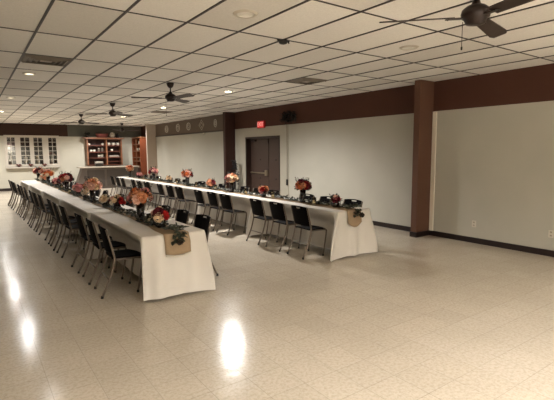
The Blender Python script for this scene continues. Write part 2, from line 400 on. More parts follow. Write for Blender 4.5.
# ceiling fans
m_fan = mat('dark bronze fan metal', '#21130f', .4, metal=.3); m_blade = mat('dark walnut fan blade', '#24140e', .5, noise=.2, nscale=12)
def fan_proto(x, y, z, az, label, chain=.0):
    t = thing('ceiling_fan', label, 'ceiling fan', (x, y, z), az, 'three-bladed ceiling fans')
    top = HC-.003-z
    bm = BM(); add_lathe(bm, [(.03, top-.09), (.055, top-.06), (.07, top-.02), (.072, top)], seg=24); obj('canopy', bm, m_fan, t)
    bm = BM(); add_tube(bm, [(0, 0, top-.09), (0, 0, .07)], .013, 10); obj('downrod', bm, m_fan, t)
    bm = BM(); add_lathe(bm, [(.03, -.085), (.07, -.075), (.085, -.04), (.1, -.03), (.108, 0), (.1, .03), (.07, .055), (.035, .07), (.025, .1)], seg=28); obj('motor_housing', bm, m_fan, t)
    for k in range(3):
        a = k*2*PI/3
        bm = BM()
        add_box(bm, (.15, 0, -.03), (.14, .05, .006), bevel=.002)
        for s in (-1, 1): add_tube(bm, [(.2, s*.018, -.026), (.2, s*.018, -.036)], .006, 6)
        br = obj('blade_bracket', bm, m_fan, t); br.rotation_euler = (0, 0, a)
        bm = BM()
        out = []
        for i in range(9):
            u = i/8; xx = .16+u*.56; wd = .052+.022*u
            if i == 8: wd *= .72
            out.append((xx, wd))
        poly = [(x_, w_) for x_, w_ in out]+[(x_, -w_) for x_, w_ in reversed(out)]
        add_prism(bm, poly, -.004, .004, axis=2)
        bmesh.ops.transform(bm, matrix=Matrix.Translation((0, 0, -.022)) @ Matrix.Rotation(-.24, 4, 'X'), verts=bm.verts)
        bl = obj('blade', bm, m_blade, t); bl.rotation_euler = (0, 0, a)
    if chain:
        bm = BM(); add_tube(bm, [(0, 0, -.03), (0, 0, -chain)], .0025, 5); add_lathe(bm, [(.002, -chain-.03), (.007, -chain-.025), (.007, -chain-.005), (.002, -chain)], seg=8)
        ch = obj('pull_chain', bm, m_fan, t); v = Matrix.Rotation(-az, 3, 'Z') @ Vector((-.075, .06, 0)); ch.location = (v.x, v.y, -.03)
    return t
R = math.radians
fan_proto(3.25, 1.93, 2.72, R(134), 'dark three-bladed ceiling fan at top right, nearest to the camera', .21)
fan_proto(3.25, 8.1, 2.73, R(160), 'dark three-bladed ceiling fan left of centre, second from the camera', .3)
fan_proto(3.25, 12.2, 2.73, R(150), 'dark three-bladed ceiling fan, third from the camera')
fan_proto(3.25, 16.2, 2.73, R(145), 'dark three-bladed ceiling fan, leftmost and farthest along the middle row')
fan_proto(5.75, 20.2, 2.69, R(100), 'dark three-bladed ceiling fan by the wooden hutch over the bar')

# ------------------------------------------------------------------ wall fittings, right wall
def outlet(y, z, label, group='white wall outlets'):
    t = thing('wall_outlet', label, 'outlet', (XR, y, z), 0, group)
    bm = BM(); add_box(bm, (-.004, 0, 0), (.008, .075, .118), bevel=.002); obj('cover_plate', bm, m_white, t)
    bm = BM()
    for s in (-1, 1): add_box(bm, (-.009, 0, s*.027), (.004, .034, .03), bevel=.001)
    s_ = obj('socket', bm, mat('socket face', '#aaa292', .5), t)
    bm = BM()
    for s in (-1, 1):
        for q in (-1, 1): add_box(bm, (-.0115, q*.007, s*.027+.003), (.002, .003, .011))
    obj('slot', bm, m_black, s_)
outlet(4.25, .35, 'white wall outlet low on the wall just right of the near brown pillar')
outlet(2.97, .36, 'white wall outlet low on the wall at the right edge')
t = thing('wall_switch', 'small black switch box at the end of the thin cord right of the doors', 'switch', (XR-.021, 9.88, .8))
bm = BM(); add_box(bm, (-.015, 0, 0), (.03, .07, .17), bevel=.005); obj('switch_box', bm, m_black, t)
bm = BM(); add_tube(bm, [(-.012, 0, .08), (-.01, .0, 1.0), (-.012, .005, 1.62)], .006, 6); obj('cord', bm, mat('cord', '#3c342c', .6), t)
# exit sign
t = thing('exit_sign', 'red EXIT sign on the brown band above the double doors', 'sign', (XR, 11.2, 2.385))
bm = BM(); box2(bm, (-.06, -.19, 0), (0, .19, .23), bevel=.008); obj('sign_housing', bm, mat('red sign housing', '#7a1613', .4, emit='#c02018', estr=.01), t)
bm = BM(); box2(bm, (-.064, -.165, .02), (-.06, .165, .21)); obj('sign_face', bm, mat('lit red sign face', '#d84848', .4, emit='#ff4040', estr=.035), t)
cu = bpy.data.curves.new('exit_text', 'FONT'); cu.body = 'EXIT'; cu.size = .17; cu.extrude = .002; cu.align_x = 'CENTER'; cu.align_y = 'CENTER'
tmp = bpy.data.objects.new('tmp', cu); COL.objects.link(tmp)
dg = bpy.context.evaluated_depsgraph_get(); me = bpy.data.meshes.new_from_object(tmp.evaluated_get(dg)); bpy.data.objects.remove(tmp)
me.materials.append(mat('lit sign letters', '#f8c8c0', .4, emit='#ffb0a8', estr=.05))
o = bpy.data.objects.new('sign_letters', me); COL.objects.link(o); o.parent = t; o.location = (-.067, 0, .115)
o.rotation_euler = (PI/2, 0, -PI/2)
# twig wreath
m_twig = mat('dark dried twigs', '#120a08', .8)
t = thing('twig_wreath', 'dark bushy twig wreath on the brown band, right of the exit sign', 'wreath', (XR-.02, 9.75, 2.62))
bm = BM()
for i in range(70):
    a = random.uniform(0, 2*PI); r = .17
    p = Vector((-.03, r*1.5*math.cos(a), r*.55*math.sin(a)))
    d = Vector((random.uniform(-.12, 0), random.uniform(-.2, .2), random.uniform(-.16, .13)))
    add_tube(bm, [p, p+d*.5+Vector((-.02, 0, 0)), p+d], [.010, .008, .002], 5)
add_tube(bm, [(-.03, .255*math.cos(a*PI/8), .1*math.sin(a*PI/8)) for a in range(16)], .022, 6, closed=True)
for yy in (-.28, -.1, .02, .18): add_tube(bm, [(-.02, yy, 0), (-.03, yy+.01, -.1), (-.02, yy+.02, -.19)], [.012, .01, .005], 5)
obj('twigs', bm, m_twig, t)
bm = BM()
for i in range(60):
    c = Vector((random.uniform(-.14, -.03), random.uniform(-.34, .34), random.uniform(-.12, .14)))
    a = Vector((random.uniform(-1, 1), random.uniform(-1, 1), random.uniform(-1, 1))).normalized()*.06; b_ = a.orthogonal().normalized()*.018
    vs = [bm.verts.new(c-a), bm.verts.new(c+b_), bm.verts.new(c+a), bm.verts.new(c-b_)]; bm.faces.new(vs)
obj('leaves', bm, m_twig, t)
# plaques on the band between the two far pillars
m_plq = mat('pewter plaque', '#b5ada0', .4, metal=.2); m_plqd = mat('dark plaque centre', '#1c1613', .5); m_plqr = mat('pale plaque centre', '#8a8074', .5); m_plqo = mat('rust plaque centre', '#3f1d16', .5)
for y, kind, n in ((19.0, 0, 'dark oval wall plaque on the band, farthest of the row'), (17.7, 3, 'rust and grey oval wall plaque, second from the far pillar'), (16.6, 0, 'dark oval plaque with a pale centre, middle of the row'),
                   (15.4, 1, 'pale diamond-outlined wall plaque, largest of the row'), (14.25, 2, 'plain pale oval plaque, nearest of the row')):
    t = thing('wall_plaque', n, 'plaque', (XR, y, 2.71), 0, 'plaques on the wall band')
    ry, rz_ = {0: (.18, .14), 1: (.21, .2), 2: (.1, .13), 3: (.18, .15)}[kind]
    bm = BM()
    ns = 4 if kind == 1 else 28
    add_tube(bm, [(-.015, ry*math.cos(2*PI*k/ns), rz_*math.sin(2*PI*k/ns)) for k in range(ns)], .018, 6, closed=True)
    obj('plaque_rim', bm, m_plq, t)
    bm = BM(); vs = [bm.verts.new((-.01, ry*.97*math.cos(2*PI*k/ns), rz_*.97*math.sin(2*PI*k/ns))) for k in range(ns)]; bm.faces.new(vs)
    r_ = bmesh.ops.extrude_face_region(bm, geom=bm.faces[:]); bmesh.ops.translate(bm, verts=[v for v in r_['geom'] if isinstance(v, bmesh.types.BMVert)], vec=(.009, 0, 0))
    obj('plaque_field', bm, m_plqd if kind in (0, 1) else m_plqr if kind == 2 else m_plqo, t)
    bm = BM()
    add_tube(bm, [(-.02, ry*.45*math.cos(2*PI*k/ns), rz_*.5*math.sin(2*PI*k/ns)) for k in range(ns)], .012, 6, closed=True)
    obj('plaque_emblem', bm, m_plq, t)
t = thing('wall_sensor', 'small white sensor on the dark rail below the diamond plaque', 'sensor', (XR-.03, 15.15, 2.37))
bm = BM(); add_box(bm, (-.02, 0, 0), (.04, .09, .06), bevel=.008); obj('sensor_body', bm, m_white, t)
bm = BM(); add_lathe(bm, [(.02, 0), (.018, -.012), (.006, -.018)][::-1], c=(-.02, 0, -.03), seg=12); obj('sensor_lens', bm, m_black, t)

# dark plant by the pillar
t = thing('potted_plant', 'tall dark potted plant against the brown pillar left of the doors', 'plant', (7.14, 12.5, 0))
bm = BM(); add_lathe(bm, [(.11, 0), (.15, .02), (.17, .3), (.16, .32), (.13, .3)], seg=20); obj('pot', bm, m_black, t)
bm = BM()
for a, h in ((0, 1.25), (2, 1.1), (4, .9)): add_tube(bm, [(0, 0, .28), (.03*math.cos(a), .03*math.sin(a), h*.6), (.06*math.cos(a), .06*math.sin(a), h)], [.02, .015, .006], 6)
obj('stem', bm, m_twig, t)
bm = BM()
m_dleaf = mat('very dark leaves', '#130d0b', .5)
for i in range(150):
    z = random.uniform(.6, 1.42); rr_ = .1 if z > 1.1 else .17
    a0 = random.uniform(0, 2*PI); q = random.uniform(.2, 1)*rr_
    c = Vector((q*math.cos(a0), q*math.sin(a0), z))
    a = Vector((math.cos(a0), math.sin(a0), random.uniform(-.6, .6))).normalized()*.05; b_ = a.orthogonal().normalized()*.025
    bm.faces.new([bm.verts.new(c-a), bm.verts.new(c+b_), bm.verts.new(c+a), bm.verts.new(c-b_)])
obj('foliage', bm, m_dleaf, t)

# ------------------------------------------------------------------ chairs
m_seat = mat('dark brown plastic', '#060303', .7, spec=.06, noise=.1, nscale=20)
m_tube = mat('grey brown tube frame', '#665a4e', .3, metal=.35)
m_cap = mat('black rubber foot', '#0d0b0a', .7)
def curve(pts, n=6):
    # Catmull-Rom through pts
    P = [Vector(p) for p in pts]; P = [P[0]*2-P[1]]+P+[P[-1]*2-P[-2]]; out = []
    for i in range(1, len(P)-2):
        for k in range(n):
            t_ = k/n; a, b_, c, d = P[i-1:i+3]
            out.append(.5*((2*b_)+(c-a)*t_+(2*a-5*b_+4*c-d)*t_*t_+(3*b_-a-3*c+d)*t_**3))
    out.append(P[-2]); return out
def chair_proto():
    t = thing('banquet_chair', '', 'chair')
    # seat: slightly dished shell, rear x=.1 .. front x=.45
    bm = BM(); nx, ny = 8, 8; top = []; bot = []
    for i in range(nx+1):
        rt_, rb = [], []
        for j in range(ny+1):
            u, v = i/nx, j/ny*2-1
            hw = .205 - .03*max(0, u-.75)/.25
            if u < .1: hw -= .015
            x = .135+.375*u - .03*v*v*(1 if u > .5 else 0)*(u-.5)*2
            z = .452 - .014*(1-v*v)*math.sin(PI*u) - .02*max(0, u-.8)/.2 + .004
            rt_.append(bm.verts.new((x, hw*v, z))); rb.append(bm.verts.new((x, hw*v, z-.016)))
        top.append(rt_); bot.append(rb)
    for i in range(nx):
        for j in range(ny):
            f = bm.faces.new((top[i][j], top[i+1][j], top[i+1][j+1], top[i][j+1])); f.smooth = True
            f = bm.faces.new((bot[i][j], bot[i][j+1], bot[i+1][j+1], bot[i+1][j])); f.smooth = True
    for i in range(nx):
        bm.faces.new((top[i][0], bot[i][0], bot[i+1][0], top[i+1][0])); bm.faces.new((top[i][ny], top[i+1][ny], bot[i+1][ny], bot[i][ny]))
    for j in range(ny):
        bm.faces.new((top[0][j], top[0][j+1], bot[0][j+1], bot[0][j])); bm.faces.new((top[nx][j], bot[nx][j], bot[nx][j+1], top[nx][j+1]))
    obj('seat', bm, m_seat, t)
    # backrest with a hand slot
    bm = BM(); nz, ny = 14, 14; G = {}
    def bp_(i, j, off):
        v = j/ny*2-1; u = i/nz
        z = .505+.32*u; hw = .2+.02*u
        if i == nz: hw -= .02; z -= .006
        if i == 0: hw -= .012
        x = .135-.065*u - .03*(1-v*v) + off
        return (x, hw*v, z - (.012*v*v if u > .8 else 0))
    def hole(i, j): return i == 12 and 5 <= j <= 8
    for side, off in ((0, 0), (1, .014)):
        for i in range(nz+1):
            for j in range(ny+1): G[side, i, j] = bm.verts.new(bp_(i, j, off))
    for i in range(nz):
        for j in range(ny):
            if hole(i, j): continue
            for side in (0, 1):
                q = [G[side, i, j], G[side, i+1, j], G[side, i+1, j+1], G[side, i, j+1]]
                f = bm.faces.new(q if side else q[::-1]); f.smooth = True
            for (di, dj, a, c) in ((-1, 0, (i, j), (i, j+1)), (1, 0, (i+1, j+1), (i+1, j)), (0, -1, (i+1, j), (i, j)), (0, 1, (i, j+1), (i+1, j+1))):
                ii, jj = i+di, j+dj
                if ii < 0 or jj < 0 or ii >= nz or jj >= ny or hole(ii, jj):
                    bm.faces.new((G[0, a[0], a[1]], G[0, c[0], c[1]], G[1, c[0], c[1]], G[1, a[0], a[1]]))
    obj('backrest', bm, m_seat, t)
    for s in (-1, 1):
        bm = BM(); add_tube(bm, curve([(.078, s*.219, .80), (.115, s*.218, .65), (.148, s*.217, .50), (.152, s*.216, .42), (.095, s*.215, .22), (0, s*.215, .012)], 4), .0135, 8)
        lg = obj('rear_leg', bm, m_tube, t)
        bm = BM(); add_tube(bm, [(.002, s*.215, .03), (-.003, s*.215, 0)], .016, 8); obj('foot_cap', bm, m_cap, lg)
        bm = BM(); add_tube(bm, curve([(.155, s*.207, .434), (.32, s*.204, .432), (.455, s*.198, .424), (.475, s*.196, .38), (.445, s*.198, .19), (.41, s*.2, .012)], 4), .0125, 8)
        lg = obj('front_leg', bm, m_tube, t)
        bm = BM(); add_tube(bm, [(.411, s*.2, .03), (.41, s*.2, 0)], .015, 8); obj('foot_cap', bm, m_cap, lg)
    bm = BM()
    add_tube(bm, [(.089, -.212, .2), (.089, .212, .2)], .008, 6)
    obj('stretcher', bm, m_tube, t)
    bm = BM(); add_tube(bm, [(.2, -.2, .43), (.2, .2, .43)], .009, 6); add_tube(bm, [(.46, -.195, .42), (.46, .195, .42)], .009, 6); obj('seat_frame', bm, m_tube, t)
    return t
proto = chair_proto(); used = [False]
def place_chair(x, y, rz, label, group):
    rz += random.uniform(-.05, .05); x += random.uniform(-.015, .015)
    if not used[0]:
        used[0] = True; o = proto; o.location = (x, y, 0); o.rotation_euler = (0, 0, rz); o['label'] = label; o['group'] = group
    else: o = dup(proto, (x, y, 0), rz, label, group)
CH_Y = [.69+.65*k + 2.44*q for q in range(5) for k in range(3)]
LT = dict(x0=1.48, x1=2.24, y=4.65); RT = dict(x0=4.55, x1=5.25, y=4.80)
for i, cy in enumerate(CH_Y):
    n = ORD[i]
    w_ = n if n in ('nearest', 'farthest') else n + ' from near end'
    place_chair(1.165-.02*cy+.014, LT['y']+cy-.01, 0, f'dark banquet chair, outer side of the left table run, {w_}', 'chairs on the left side of the left tables')
    place_chair(2.64-.012*cy, LT['y']+cy+.03, PI, f'dark banquet chair, aisle side of the left table run, {w_}', 'chairs on the aisle side of the left tables')
    place_chair(4.16, RT['y']+cy-.12, 0, f'dark banquet chair, aisle side of the right table run, {w_}', 'chairs on the aisle side of the right tables')
    place_chair(5.62, RT['y']+cy-.02, PI, f'dark banquet chair, wall side of the right table run, {w_}', 'chairs on the wall side of the right tables')

# ------------------------------------------------------------------ tables and cloths
m_ttop = mat('grey table top', '#8c8478', .6); m_cloth = mat('white tablecloth', '#cfc9c0', .9, bump=.25, bscale=500, spec=.1)
m_burlap = mat('tan burlap', '#9c866c', .95, noise=.25, nscale=180, bump=.5, bscale=300, spec=.05)
m_lace = mat('white lace', '#d6cdbd', .9)
def table_proto():
    t = thing('folding_table', '', 'table')
    bm = BM(); box2(bm, (-.335, -1.2, .715), (.335, 1.2, .745), bevel=.01); obj('tabletop', bm, m_ttop, t)
    for sy in (-1, 1):
        for sx in (-1, 1):
            bm = BM(); add_tube(bm, [(sx*.08, sy*1.1, 0), (sx*.08, sy*1.1, .71)], .014); lg = obj('leg', bm, m_tube, t)
        bm = BM(); add_tube(bm, [(-.08, sy*1.1, .2), (.08, sy*1.1, .2)], .01); obj('crossbar', bm, m_tube, t)
    return t
def smooth(t_): t_ = max(0, min(1, t_)); return t_*t_*(3-2*t_)
def cloth(hx, hy, near, far, seed, insetL=0, insetR=0, flareL=.1, flareR=.1, zh=.012):
    rnd = random.Random(seed); bm = BM()
    ph = [rnd.uniform(0, 6.28) for _ in range(12)]
    # perimeter: points (x, y, nx, ny, dc) counter-clockwise
    per = []; rc = .03
    def side(p, q, n):
        L = (Vector(q)-Vector(p)).length; k = max(3, int(L/.022))
        for i in range(k): 
            s = i/k; per.append((p[0]+(q[0]-p[0])*s, p[1]+(q[1]-p[1])*s, n[0], n[1], min(s, 1-s)*L))
    side((-hx, -hy), (hx, -hy), (0, -1)); side((hx, -hy), (hx, hy), (1, 0)); side((hx, hy), (-hx, hy), (0, 1)); side((-hx, hy), (-hx, -hy), (-1, 0))
    rows = 16; rings = []; ztop = .752
    for r in range(rows+1):
        t_ = r/rows; ring = []
        for i, (x, y, nx, ny, dc) in enumerate(per):
            s = i*.022; near_end = ny < 0; far_end = ny > 0
            endside = near_end or far_end
            fold = (math.sin(s*9+ph[0])*.5+math.sin(s*17+ph[1])*.35+math.sin(s*31+ph[2])*.25)
            fold *= .6+.4*math.sin(s*2.3+ph[3])
            amp = (.045 if near_end and near else .022)*smooth(t_*1.3)
            o = fold*amp + .006*smooth(t_*8)
            zz = 1
            if nx < 0: o += -insetL*smooth(t_*2.6)*smooth((dc-.03)/.17)
            if nx > 0: o += -insetR*smooth(t_*2.6)*smooth((dc-.03)/.17)
            if (near_end and near) or (far_end and far): o += .004*t_
            # corner cone
            cw = .11
            g = math.exp(-(dc/cw)**2)*smooth(t_)**.8
            sx = 1 if x > 0 else -1; sy = 1 if y > 0 else -1
            fl = (flareR if sx > 0 else flareL)*g
            isfree = (sy < 0 and near) or (sy > 0 and far)
            px_, py_ = x+nx*o+sx*fl, y+ny*o
            if isfree: py_ += sy*fl*(.75 if near != 2 else .3)
            else:
                lim = hy-.004; py_ = max(-lim, min(lim, py_))
            z = ztop-t_*(ztop-zh) if isfree or True else 0
            hem = zh + .02*(.5+.5*math.sin(s*1.7+ph[5])) + (.035 if not endside else .012)*(1-g)
            z = ztop-t_*(ztop-hem)
            # round top edge
            if r == 0: px_ -= nx*.008; py_ -= ny*.008; z = ztop
            if r == 1: z += .008
            ring.append(bm.verts.new((px_, py_, z)))
        rings.append(ring)
    n = len(per)
    for A, B in zip(rings, rings[1:]):
        for k in range(n): f = bm.faces.new((A[k], B[k], B[(k+1) % n], A[(k+1) % n])); f.smooth = True
    c = bm.faces.new([v for v in rings[0]][::1])
    bmesh.ops.triangulate(bm, faces=[c])
    return bm
tp = None
for run, T_, nm in ((0, LT, 'left'), (1, RT, 'right')):
    cx = (T_['x0']+T_['x1'])/2; hx = (T_['x1']-T_['x0'])/2
    for q in range(5):
        n = ['nearest', 'second', 'third', 'fourth', 'farthest'][q]
        lab = f'folding banquet table under white cloth in the {nm} run, {n} of five'
        cy = T_['y']+2.44*q+1.22
        cx = (T_['x0']+T_['x1'])/2 - (.03*q if run == 0 else 0)
        if tp is None: tp = table_proto(); tp.location = (cx, cy, 0); tp['label'] = lab; tp['group'] = 'cloth covered tables'
        else: dup(tp, (cx, cy, 0), 0, lab, 'cloth covered tables')
        fl = (.02, .12) if run == 0 else (.13, .08)
        if q: fl = (.05, .1)
        if run == 0 and q == 0: fl = (.0, .09)
        if run == 1 and q == 0: fl = (.17, .16)
        bm = cloth(hx, 1.217, (q == 0)*(1+run), q == 4, run*10+q, insetL=(.25 if run == 0 else .22), insetR=(.2 if run == 0 else .2), flareL=fl[0], flareR=fl[1], zh=.012)
        o = obj('tablecloth', bm, m_cloth, None, (cx, cy, 0))
        tag(o, f'floor-length white tablecloth on the {n} table of the {nm} run', 'tablecloth', 'white tablecloths')
    # burlap runner along the run, hanging over the near end
    rw = .15
    bm = BM(); L = 12.2; rows = []
    y0 = T_['y']
    rc = {0: 1.885, 1: 4.88}[run]
    xoff = rc
    dl = [(y0+L-.3-k*.4, 0) for k in range(30)]
    pth = [(y, .7565+.001*math.sin(y*5)) for y, _ in dl if y > y0+.1] + [(y0+.04, .7575), (y0-.004, .756), (y0-.018, .742), (y0-.028, .66), (y0-.036, .58), (y0-.042, .52 if run == 0 else .56)]
    if run == 1: pth.append((y0-.046, .5))
    for i, (y, z) in enumerate(pth):
        row = []
        wv = .012*math.sin(y*2.1)+.01*math.sin(y*5.3)
        if z < .7: wv = 0
        hw = rw*(1 if z > .53 or run == 0 else .55)*(.62 if y > y0+.35 else 1)
        if run == 0 and z < .7: hw *= 1.02
        for j in range(7):
            v = j/6*2-1
            dy = (-.006*math.sin(v*7+z*9) if z < .74 else 0)
            zz = z + (.0015*abs(v) if z > .75 else 0) + (-.012*math.cos(v*2.5) if z < .53 else 0)
            row.append(bm.verts.new((xoff+wv+hw*v, y+dy, zz)))
        rows.append(row)
    for A, B in zip(rows, rows[1:]):
        for j in range(6): f = bm.faces.new((A[j], A[j+1], B[j+1], B[j])); f.smooth = True
    rn = thing('table_runner', f'long tan burlap runner down the {nm} table run, hanging over its near end', 'table runner', (0, 0, 0), 0, 'burlap table runners')
    o = obj('runner_cloth', bm, m_burlap, rn)
    sd = o.modifiers.new('thick', 'SOLIDIFY'); sd.thickness = .003; sd.offset = -1
    if run == 0:
        bm = BM()
        for side in range(2):
            pts = [(xoff-rw*1.02+2*rw*1.02*k/14, y0-.046-.004*(k % 2), .512-.014*math.cos((k/7-1)*2.5)-.01*(k % 2)) for k in range(15)]
        add_tube(bm, pts, .007, 5); obj('lace_edge', bm, m_lace, rn)

# ------------------------------------------------------------------ flowers
def petal(bm, c, R_, out, up_, w_, l_, cup):
    side_ = up_.cross(out).normalized(); G = []
    for i in range(4):
        u = i/3; row = []
        for j in range(3):
            v = j-1
            ww = w_*math.sin(PI*(.18+.62*u))
            p = c + up_*(l_*u) + out*(cup*math.sin(u*PI*.55)*(1-.25*v*v)*1.0) + side_*(v*ww) + out*(.25*l_*u*u*u)
            row.append(bm.verts.new(p))
        G.append(row)
    for i in range(3):
        for j in range(2): f = bm.faces.new((G[i][j], G[i][j+1], G[i+1][j+1], G[i+1][j])); f.smooth = True
def rose_mesh(name, m, r=.05):
    bm = BM()
    bmesh.ops.create_icosphere(bm, subdivisions=1, radius=r*.45, matrix=Matrix.Translation((0, 0, r*.2)))
    for ring, (n, tilt, rad) in enumerate(((4, .15, .25), (5, .5, .45), (7, .95, .6))):
        for k in range(n):
            a = 2*PI*k/n+ring*.7
            hor = Vector((math.cos(a), math.sin(a), 0)); upv = (Vector((0, 0, 1))*math.cos(tilt)+hor*math.sin(tilt)).normalized()
            outv = (hor*math.cos(tilt)-Vector((0, 0, 1))*math.sin(tilt)).normalized()
            petal(bm, hor*r*rad*.4-Vector((0, 0, r*.35)), r, outv, upv, r*.62, r*1.05, r*.3)
    me = bpy.data.meshes.new(name); bm.to_mesh(me); bm.free(); me.materials.append(m); return me
FC = dict(cream='#e8cba8', peach='#d4926c', orange='#bc6136', pink='#c9837f', blush='#e4b6a4', red='#9c1c1a', maroon='#561520', white='#e8ddcb')
ROSE = {k: rose_mesh('rose', mat(k+' petals', v, .7, noise=.12, nscale=40, spec=.2)) for k, v in FC.items()}
m_leaf = mat('dark green leaves', '#22231a', .5, noise=.3, nscale=30); m_leaf2 = mat('sage leaves', '#3c4032', .55, noise=.2, nscale=30); m_stem = mat('stems', '#2d3018', .6)
m_vase = mat('dark glass vase', '#150f0e', .15, coat=.5)
def leaf(bm, c, d, l, wd, mi=0):
    d = d.normalized(); s = d.cross(Vector((random.uniform(-1, 1), random.uniform(-1, 1), 1))).normalized(); nrm = s.cross(d)
    p = [c, c+d*l*.35+s*wd+nrm*.006, c+d*l*.75+s*wd*.7, c+d*l-nrm*.01, c+d*l*.75-s*wd*.7, c+d*l*.35-s*wd+nrm*.006]; mid_ = [c+d*l*.35, c+d*l*.75]
    V = [bm.verts.new(v) for v in p]; Mv = [bm.verts.new(v-nrm*.006) for v in mid_]
    for f in ((V[0], V[1], Mv[0]), (V[1], V[2], Mv[1], Mv[0]), (V[2], V[3], Mv[1]), (V[3], V[4], Mv[1]), (V[4], V[5], Mv[0], Mv[1]), (V[5], V[0], Mv[0])):
        ff = bm.faces.new(f); ff.material_index = mi
ZT = .762
def arrangement(x, y, kind, cols, label, seed, k=1.0):
    rnd = random.Random(seed); random.seed(seed)
    t = thing('flower_arrangement', label, 'flower arrangement', (x, y, ZT), rnd.uniform(0, 6), 'flower arrangements on the tables')
    bm = BM()
    if kind == 'tall':
        add_lathe(bm, [(.045, 0), (.052, .01), (.05, .1), (.056, .225), (.05, .225), (.044, .1)], seg=20); vt = .225; R_ = .15*k; H = .115*k; nb = 21
    else:
        add_lathe(bm, [(.045, 0), (.06, .02), (.062, .07), (.05, .095), (.044, .09)], seg=20); vt = .09; R_ = .095*k; H = .07*k; nb = 11
    obj('vase', bm, m_vase, t)
    cz = vt+H*.55
    bm = BM(); 
    for i in range(nb):
        a = i*2.4; rr_ = R_*.8*math.sqrt((i+.3)/nb); z = cz+H*(1-(rr_/R_)**2)*.9
        add_tube(bm, [(0, 0, vt-.03), (rr_*.5*math.cos(a), rr_*.5*math.sin(a), vt+.03), (rr_*math.cos(a), rr_*math.sin(a), z-.02)], .003, 4)
    obj('stems', bm, m_stem, t)
    for i in range(nb):
        a = i*2.4+rnd.uniform(-.2, .2); f = math.sqrt((i+.3)/nb); el = (1-f)*PI/2*.95 - .15
        d = Vector((math.cos(a)*math.cos(el), math.sin(a)*math.cos(el), math.sin(el)))
        j_ = rnd.uniform(.78, 1.16); p = Vector((d.x*R_*.82*j_, d.y*R_*.82*j_, cz+d.z*H*j_))
        o = bpy.data.objects.new('rose', ROSE[cols[rnd.randrange(len(cols))]]); COL.objects.link(o); o.parent = t; o.location = p
        o.rotation_euler = d.to_track_quat('Z', 'Y').to_euler(); s = rnd.uniform(.62, 1.15)*(1 if kind == 'tall' else .85); o.scale = (s, s, s)
    bm = BM()
    for i in range(46 if kind == 'tall' else 26):
        a = rnd.uniform(0, 2*PI); el = rnd.uniform(-.5, 1.2)
        d = Vector((math.cos(a)*math.cos(el), math.sin(a)*math.cos(el), math.sin(el)))
        leaf(bm, Vector((d.x*R_*.75, d.y*R_*.75, cz+d.z*H*.7)), d, rnd.uniform(.05, .08)*(1.1 if kind == 'tall' else .8), .016, rnd.randrange(2))
    for i in range(8 if kind == 'tall' else 3):   # sprigs standing above the blooms
        a = rnd.uniform(0, 2*PI); q = R_*rnd.uniform(.2, .8)
        p0 = Vector((q*math.cos(a), q*math.sin(a), cz+H*.6)); p1 = p0+Vector((.03*math.cos(a), .03*math.sin(a), H*.75))
        add_tube(bm, [p0, p1], .002, 4)
        for z in range(3): leaf(bm, p0.lerp(p1, .4+z*.3), Vector((rnd.uniform(-1, 1), rnd.uniform(-1, 1), .8)), .03, .009, 0)
    obj('leaves', bm, [m_leaf, m_leaf2], t)
    return t
LX, RX = 1.86, 4.87
